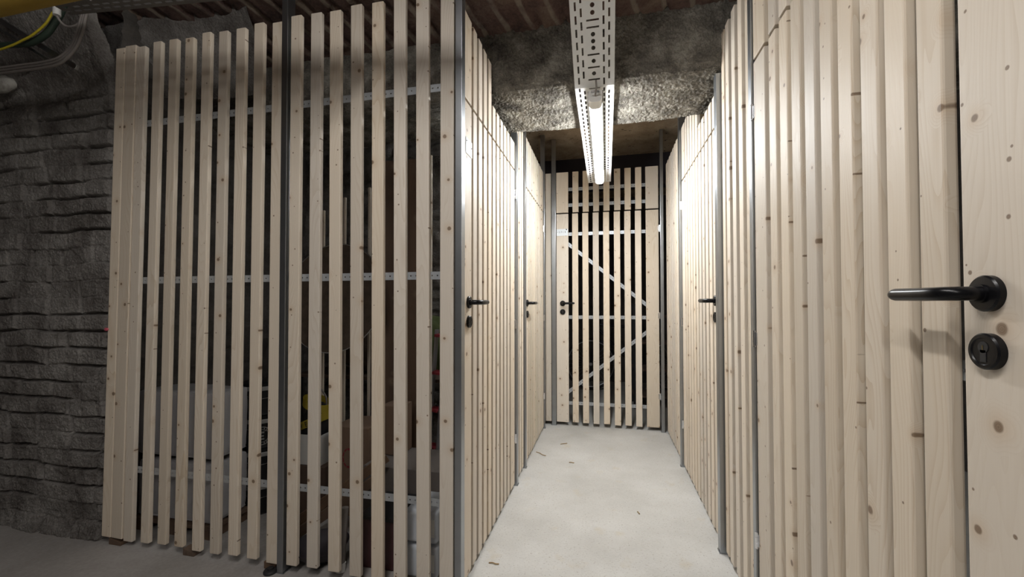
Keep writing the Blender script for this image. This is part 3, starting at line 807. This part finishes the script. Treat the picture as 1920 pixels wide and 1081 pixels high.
# three black paint tins
def tin(z, label, logo=False):
    e = empty('paint_tin', label, 'tin', (-1.835, 1.925, z), (0, 0, math.radians(42)), 'stacked black tins')
    bm = bm_new(); lathe(bm, [(.001, 0), (.095, 0), (.097, .004), (.094, .010), (.094, .150), (.097, .158), (.097, .166), (.090, .170), (.001, .168)], n=40)
    o = obj('tin_body', bm_mesh(bm), M['tin'], e); shade(o)
    bm = bm_new(); lathe(bm, [(.0945, .128), (.0962, .130), (.0962, .148), (.0945, .150)], n=40); o = obj('tin_band', bm_mesh(bm), M['tinband'], e); shade(o)
    bm = bm_new(); pts = [(.098 * math.cos(a), .098 * math.sin(a) * 1.0, .118 - .03 * math.sin(a * 1.0) ** 2) for a in [PI * k / 14 for k in range(-14, 1)]]
    tube(bm, pts, .0018, 8, False); o = obj('tin_handle', bm_mesh(bm), M['chrome'], e); shade(o)
    if logo:
        bm = bm_new()
        def onface(a, zz, r=.0948): return Vector((r * math.sin(a), -r * math.cos(a), zz))
        for R0, R1 in ((.048, .044), (.034, .032)):
            ring = []
            for k in range(48):
                q = 2 * PI * k / 48
                ring.append([bm.verts.new(onface(rr * math.cos(q) / .094, .065 + rr * math.sin(q))) for rr in (R0, R1)])
            for k in range(48):
                p1, p2 = ring[k], ring[(k + 1) % 48]; bm.faces.new((p1[0], p2[0], p2[1], p1[1]))
        for x0, x1, z0, z1 in ((-.012, -.004, .045, .085), (-.004, .012, .078, .085), (-.004, .010, .061, .068), (-.004, .012, .045, .052)):
            bm.faces.new([bm.verts.new(onface(x / .094, zz)) for x, zz in ((x0, z0), (x1, z0), (x1, z1), (x0, z1))])
        for k in range(20):
            q = 2 * PI * k / 20
            if k % 5 == 0: continue
            c0 = .039
            bm.faces.new([bm.verts.new(onface((c0 * math.cos(q) + dx) / .094, .065 + c0 * math.sin(q) + dz)) for dx, dz in ((-.002, -.003), (.002, -.003), (.002, .003), (-.002, .003))])
        obj('tin_logo', bm_mesh(bm), M['tinband'], e)
tin(.0, 'lowest black tin of the stack beside the thin post')
tin(.172, 'black tin second from the floor in the stack')
tin(.344, 'black tin with pale round emblem in the stack beside the thin post', True)
tin(.516, 'topmost black tin of the stack beside the thin post')

# cartons and the white box with the printed bag
e, a, b, h = pack('cardboard_box', 'dark brown cardboard box under the white box behind the slats', 'box', -1.70, -1.43, 1.90, 2.14, .0, .255, M['cartondark'], .004, 0, 'cardboard boxes', flaps='carton')
e = empty('white_box', 'open white box holding a yellow and black bag', 'box', (-1.565, 2.02, .257))
bm = bm_new(); bx(bm, -.105, .105, -.11, .11, 0, .008); bx(bm, -.105, .105, -.11, -.104, .008, .155); bx(bm, -.105, .105, .104, .11, .008, .155); bx(bm, -.105, -.099, -.104, .104, .008, .155); bx(bm, .099, .105, -.104, .104, .008, .155)
obj('box_shell', bm_mesh(bm), M['white'], e)
e = empty('warning_bag', 'yellow bag printed with black letters inside the white box', 'bag', (-1.565, 2.02, .267))
bm = bm_new(); bmesh.ops.create_uvsphere(bm, u_segments=32, v_segments=20, radius=1)
for v in bm.verts:
    k = 1 + .12 * float(fbm(v.co.x * 3, v.co.z * 3 + v.co.y, 3, 6)); v.co = Vector((v.co.x * .080 * k, v.co.y * .080 * k, .155 + v.co.z * .140 * k))
o = obj('bag_body', bm_mesh(bm), M['blackmat'], e); shade(o, 60)
for z, tilt, rr in ((.265, -.35, .074), (.175, .55, .092)):
    bm = bm_new(); cp_ = []
    for k in range(33):
        a = 2 * PI * k / 32; cp_.append((rr * math.cos(a), rr * math.sin(a), z + tilt * .07 * math.cos(a)))
    for (p, q) in zip(cp_, cp_[1:]):
        bm.faces.new([bm.verts.new(Vector(c)) for c in (p, q, (q[0] * .97, q[1] * .97, q[2] + .042), (p[0] * .97, p[1] * .97, p[2] + .042))])
    obj('tape_wrap', bm_mesh(bm), M['yellowtape'], e)
for k, ch in enumerate('WER'):
    a = math.radians(-118 + 28 * k)
    text_mesh('tape_lettering', ch, .036, M['blackmat'], e, (.0945 * math.cos(a), .0945 * math.sin(a), .182 + .038 * math.cos(a)), (PI / 2, -.3, a + PI / 2))
bm = bm_new(); tube(bm, curve_pts([(-.05, 0, .28), (-.045, 0, .33), (0, 0, .375), (.05, 0, .33), (.06, 0, .27)], 8), .005, 8); o = obj('bag_handle', bm_mesh(bm), M['greycable'], e); shade(o)
e, a, b, h = pack('cardboard_box', 'brown cardboard box with red print beside the white box', 'box', -1.41, -1.20, 1.94, 2.16, .0, .46, M['carton'], .004, 0, 'cardboard boxes', flaps='carton')
bm = bm_new()
for q in range(10):
    aa = 2 * PI * q / 10; bm.faces.new([bm.verts.new(Vector((-.01 + r * math.cos(t_), -b - .0012, .30 + 1.5 * r * math.sin(t_)))) for r, t_ in ((.035, aa), (.035, aa + .5), (.028, aa + .5), (.028, aa))])
obj('red_print', bm_mesh(bm), M['red'], e)
e, a, b, h = pack('cardboard_box', 'wide low grey brown box with flat lid reaching to the corner post', 'box', -1.185, -.62, 1.87, 2.16, .0, .30, M['greyboard'], .004, 0, 'cardboard boxes', flaps='carton')
e, a, b, h = pack('cardboard_box', 'small brown carton with a dark slit standing on the wide low box', 'box', -1.18, -1.06, 2.02, 2.15, .302, .56, M['carton'], .004, 0, 'cardboard boxes', flaps='carton')
obj('carton_slit', boxmesh(-.045, -.03, -b - .001, -b + .004, .03, .22), M['blackmat'], e)
for k, (A, B, lab) in enumerate((((-1.40, 1.62, .095), (-1.035, 1.835, .365), 'upper light timber plank sloping up behind the slats'), ((-1.42, 1.585, .030), (-1.07, 1.80, .272), 'lower light timber plank sloping up behind the slats'))):
    A, B = Vector(A), Vector(B); d = B - A
    Mr = d.to_track_quat('Z', 'Y').to_matrix().to_4x4()
    o = obj('timber_plank', boxmesh(-.008, .008, -.022, .022, 0, d.length, .002), M['wood_old'], None, A, Mr.to_euler()); tag(o, lab, 'plank', 'loose timber planks')
e, a, b, h = pack('storage_crate', 'dark reddish storage crate on the floor behind the slats', 'crate', -1.01, -.860, 1.58, 1.80, .0, .215, M['crate'], .008, 0, flaps='crate_body')
obj('crate_rim', boxmesh(-a - .006, a + .006, -b - .006, b + .006, h - .014, h + .002, .003), M['blackmat'], e)
def canister(z, label):
    e = empty('plastic_canister', label, 'canister', (-.735, 1.66, z), (0, 0, 0), 'stacked translucent canisters')
    bm = bm_new(); bx(bm, -.072, .072, -.095, .095, 0, .128, .018, segs=4)
    o = obj('canister_body', bm_mesh(bm), M['canister'], e); shade(o, 50)
    bm = bm_new(); bx(bm, -.045, .045, -.03, .03, .1285, .138, .004); o = obj('canister_grip', bm_mesh(bm), M['canister'], e)
    bm = bm_new(); bx(bm, .020, .062, -.0964, -.0952, .03, .10); obj('canister_label', bm_mesh(bm), M['white'], e)
canister(.0, 'lower translucent canister on the floor near the corner post')
canister(.139, 'upper translucent canister with a pale label near the corner post')
blob('red_cap', 'small red cap lying on the metal band near the corner post', 'cap', M['red'], (-.685, 1.506, .3695), (.014, .010, .010), 3)
bm = bm_new(); lathe(bm, [(.001, 0), (.055, 0), (.09, .03), (.112, .06), (.115, .061), (.093, .028), (.057, -.004), (.001, -.004)], n=48)
o = tag(obj('metal_bowl', bm_mesh(bm), M['darkbeam'], None, (-1.215, 1.600, .005)), 'shallow dark metal bowl with bright rim on the floor behind the slats', 'bowl'); shade(o, 50)
e = empty('drain_pipe', 'short grey pipe with a pale end standing near the dark crate', 'pipe', (-1.075, 1.54, 0), (0, 0, 0))
bm = bm_new(); cyl(bm, (0, 0, .03), (0, .10, 1), .016, .22, 24); o = obj('pipe_tube', bm_mesh(bm), M['greycable'], e); shade(o)
bm = bm_new(); cyl(bm, (0, -.003, .0), (0, .10, 1), .019, .035, 24); o = obj('pipe_end', bm_mesh(bm), M['white'], e); shade(o)
# ladder
e = empty('step_ladder', 'aluminium ladder with red feet and treads beside the corner post', 'ladder', (-1.03, 2.33, 0), (0, math.radians(4.3), 0))
for x in (-.03, .03):
    obj('ladder_rail', boxmesh(x - .006, x + .006, -.02, .02, .03, .95, .002), M['alu'], e)
    obj('ladder_foot', boxmesh(x - .009, x + .009, -.024, .024, 0, .05, .003), M['red'], e)
for k in range(4): obj('tread', boxmesh(-.024, .024, -.05, .03, .25 + .22 * k, .266 + .22 * k, .002), M['red'], e)
# uprights (old brown posts) and thin poles
for x, y, z1, lab in ((-1.243, 2.24, 1.95, 'left of two brown upright boards standing behind the slats'), (-1.095, 2.24, 1.95, 'right of two brown upright boards standing behind the slats')):
    tag(obj('upright_board', boxmesh(-.035, .035, -.012, .012, 0, z1, .002), M['wood_old'], None, (x, y, 0), (0, 0, .1)), lab, 'board', 'upright brown boards')
for x, y, z0, z1, tl, lab in ((-1.67, 2.20, 0, 1.67, .0, 'shortest thin pale pole behind the slats'), (-1.525, 2.20, 0, 1.74, .0, 'thin pale pole left of the upright boards'), (-1.36, 2.20, 0, 1.79, -.0, 'thin pale pole near the curved silver rim'), (-.973, 2.20, 0, 1.95, .0, 'tallest thin pale pole close to the corner post')):
    bm = bm_new(); bx(bm, -.007, .007, -.007, .007, z0, z1, .002); tag(obj('thin_pole', bm_mesh(bm), M['wood'], None, (x, y, 0), (0, tl, 0)), lab, 'pole', 'thin poles')
# dark round net with silver rim
e = empty('round_net', 'dark round net with a thin silver rim behind the slats', 'net', (-1.50, 2.06, 1.14), (math.radians(-9), 0, 0))
bm = bm_new(); pts = [(.31 * math.cos(a), 0, .31 * math.sin(a)) for a in [2 * PI * k / 64 for k in range(65)]]; tube(bm, pts, .0035, 8, False); o = obj('net_rim', bm_mesh(bm), M['chrome'], e); shade(o)
bm = bm_new(); c = bm.verts.new((0, .05, 0)); prev = None; rs_ = []
for r_, dy in ((1.0, 0), (.75, .03), (.4, .045)):
    rs_.append([bm.verts.new((.308 * r_ * math.cos(2 * PI * k / 64), dy, .308 * r_ * math.sin(2 * PI * k / 64))) for k in range(64)])
for A_, B_ in zip(rs_, rs_[1:]):
    for k in range(64): bm.faces.new((A_[k], A_[(k + 1) % 64], B_[(k + 1) % 64], B_[k]))
for k in range(64): bm.faces.new((rs_[-1][k], rs_[-1][(k + 1) % 64], c))
o = obj('net_cloth', bm_mesh(bm), M['cloth'], e); shade(o, 60)
blob('cloth_bundle', 'large dark brown bundle of patterned cloth under the round net', 'bundle', M['cloth'], (-1.58, 2.52, .925), (.30, .16, .25), 8, 4, .22)
blob('garden_sack', 'olive green sack behind the ladder near the corner post', 'sack', M['greensack'], (-1.10, 2.55, .84), (.15, .12, .19), 6, 4, .15)
e = empty('storage_rack', 'dark steel rack carrying the cloth bundle and sack', 'rack', (-1.50, 2.54, 0))
obj('rack_shelf', boxmesh(-.50, .55, -.18, .20, .625, .645, .003), M['cartondark'], e)
for x in (-.48, .53):
    for y in (-.16, .18): obj('leg', boxmesh(x - .015, x + .015, y - .015, y + .015, 0, .625), M['blackmat'], e)

# ---------------------------------------------------------- behind the far door
e = empty('bicycle', 'bicycle seen through the gaps of the far door', 'bicycle', (-.20, 5.45, 0), (0, 0, .08))
def wheel(x):
    bm = bm_new(); pts = [(x + .315 * math.cos(a), 0, .335 + .315 * math.sin(a)) for a in [2 * PI * k / 64 for k in range(65)]]; tube(bm, pts, .017, 10, False)
    w_ = obj('tyre', bm_mesh(bm), M['rubber'], e); shade(w_)
    bm = bm_new(); pts = [(x + .294 * math.cos(a), 0, .335 + .294 * math.sin(a)) for a in [2 * PI * k / 64 for k in range(65)]]; tube(bm, pts, .008, 8, False)
    o = obj('wheel_rim', bm_mesh(bm), M['alu'], w_); shade(o)
    bm = bm_new()
    for k in range(28):
        a = 2 * PI * k / 28; tube(bm, [(x + .02 * math.cos(a + .5), .01 * (-1) ** k, .335 + .02 * math.sin(a + .5)), (x + .29 * math.cos(a), 0, .335 + .29 * math.sin(a))], .001, 4)
    cyl(bm, (x, -.04, .335), (0, 1, 0), .02, .08, 16); obj('spokes', bm_mesh(bm), M['alu'], w_)
wheel(0); wheel(1.02)
bm = bm_new()
for A, B, r in (((0, 0, .335), (.12, 0, .90), .016), ((.11, 0, .84), (.62, 0, .80), .016), ((.10, 0, .78), (.56, 0, .30), .018), ((.56, 0, .30), (.64, 0, .86), .016), ((.56, 0, .30), (1.02, 0, .335), .011), ((.62, 0, .78), (1.02, 0, .335), .010)):
    tube(bm, [A, B], r, 12)
o = obj('bike_frame', bm_mesh(bm), M['screwdark'], e); shade(o)
bm = bm_new(); tube(bm, curve_pts([(.10, -.28, .98), (.08, -.15, 1.0), (.11, 0, .98), (.08, .15, 1.0), (.10, .28, .98)], 8), .012, 10); tube(bm, [(.12, 0, .9), (.11, 0, .99)], .013, 10); o = obj('handlebar', bm_mesh(bm), M['blackmat'], e); shade(o)
bm = bm_new(); bx(bm, .53, .78, -.07, .07, .92, .96, .018); tube(bm, [(.64, 0, .84), (.65, 0, .93)], .012, 10); obj('saddle', bm_mesh(bm), M['blackmat'], e)
e = empty('shelf_unit', 'dark reddish shelving behind the right gaps of the far door', 'shelf', (.62, 4.75, 0))
for z in (.12, .40, .68, .96): obj('shelf_board', boxmesh(-.34, .30, -.18, .18, z, z + .02), M['cartondark'], e)
for x in (-.33, .29):
    for y in (-.17, .17): obj('leg', boxmesh(x - .012, x + .012, y - .012, y + .012, 0, 1.1), M['blackmat'], e)

# -------------------------------------------------------------------- world
wd = bpy.data.worlds.new('cellar'); SC.world = wd; wd.use_nodes = True
wd.node_tree.nodes['Background'].inputs[0].default_value = (.5, .55, .6, 1)
wd.node_tree.nodes['Background'].inputs[1].default_value = .02

# -------------------------------------------------------------------- camera
yaw, pitch, roll, fpx, sx, sy = .221688, .019087, -.000784, 778.98, 1.037, 14.64
cd = bpy.data.cameras.new('camera'); cam = bpy.data.objects.new('camera', cd); COL.objects.link(cam)
cd.sensor_fit = 'HORIZONTAL'; cd.sensor_width = 36.0; cd.lens = fpx * 36 / 1920
cd.shift_x = -sx / 1920; cd.shift_y = sy / 1920; cd.clip_start = .02; cd.clip_end = 50
cy, sy_, cp, sp = math.cos(yaw), math.sin(yaw), math.cos(pitch), math.sin(pitch)
fw = Vector((-sy_ * cp, cy * cp, sp)); r0 = Vector((cy, sy_, 0)); u0 = r0.cross(fw)
c_, s_ = math.cos(roll), math.sin(roll)
rv = r0 * c_ + u0 * s_; uv = -r0 * s_ + u0 * c_
cam.matrix_world = Matrix(((rv.x, uv.x, -fw.x, 0), (rv.y, uv.y, -fw.y, 0), (rv.z, uv.z, -fw.z, 1.1), (0, 0, 0, 1)))
SC.camera = cam

vs = SC.view_settings
SC.display_settings.display_device = 'sRGB'
vs.view_transform = 'Standard'; vs.look = 'None'; vs.exposure = 0.0; vs.gamma = 1.0; vs.use_curve_mapping = False
SC.cycles.max_bounces = 8; SC.cycles.diffuse_bounces = 5
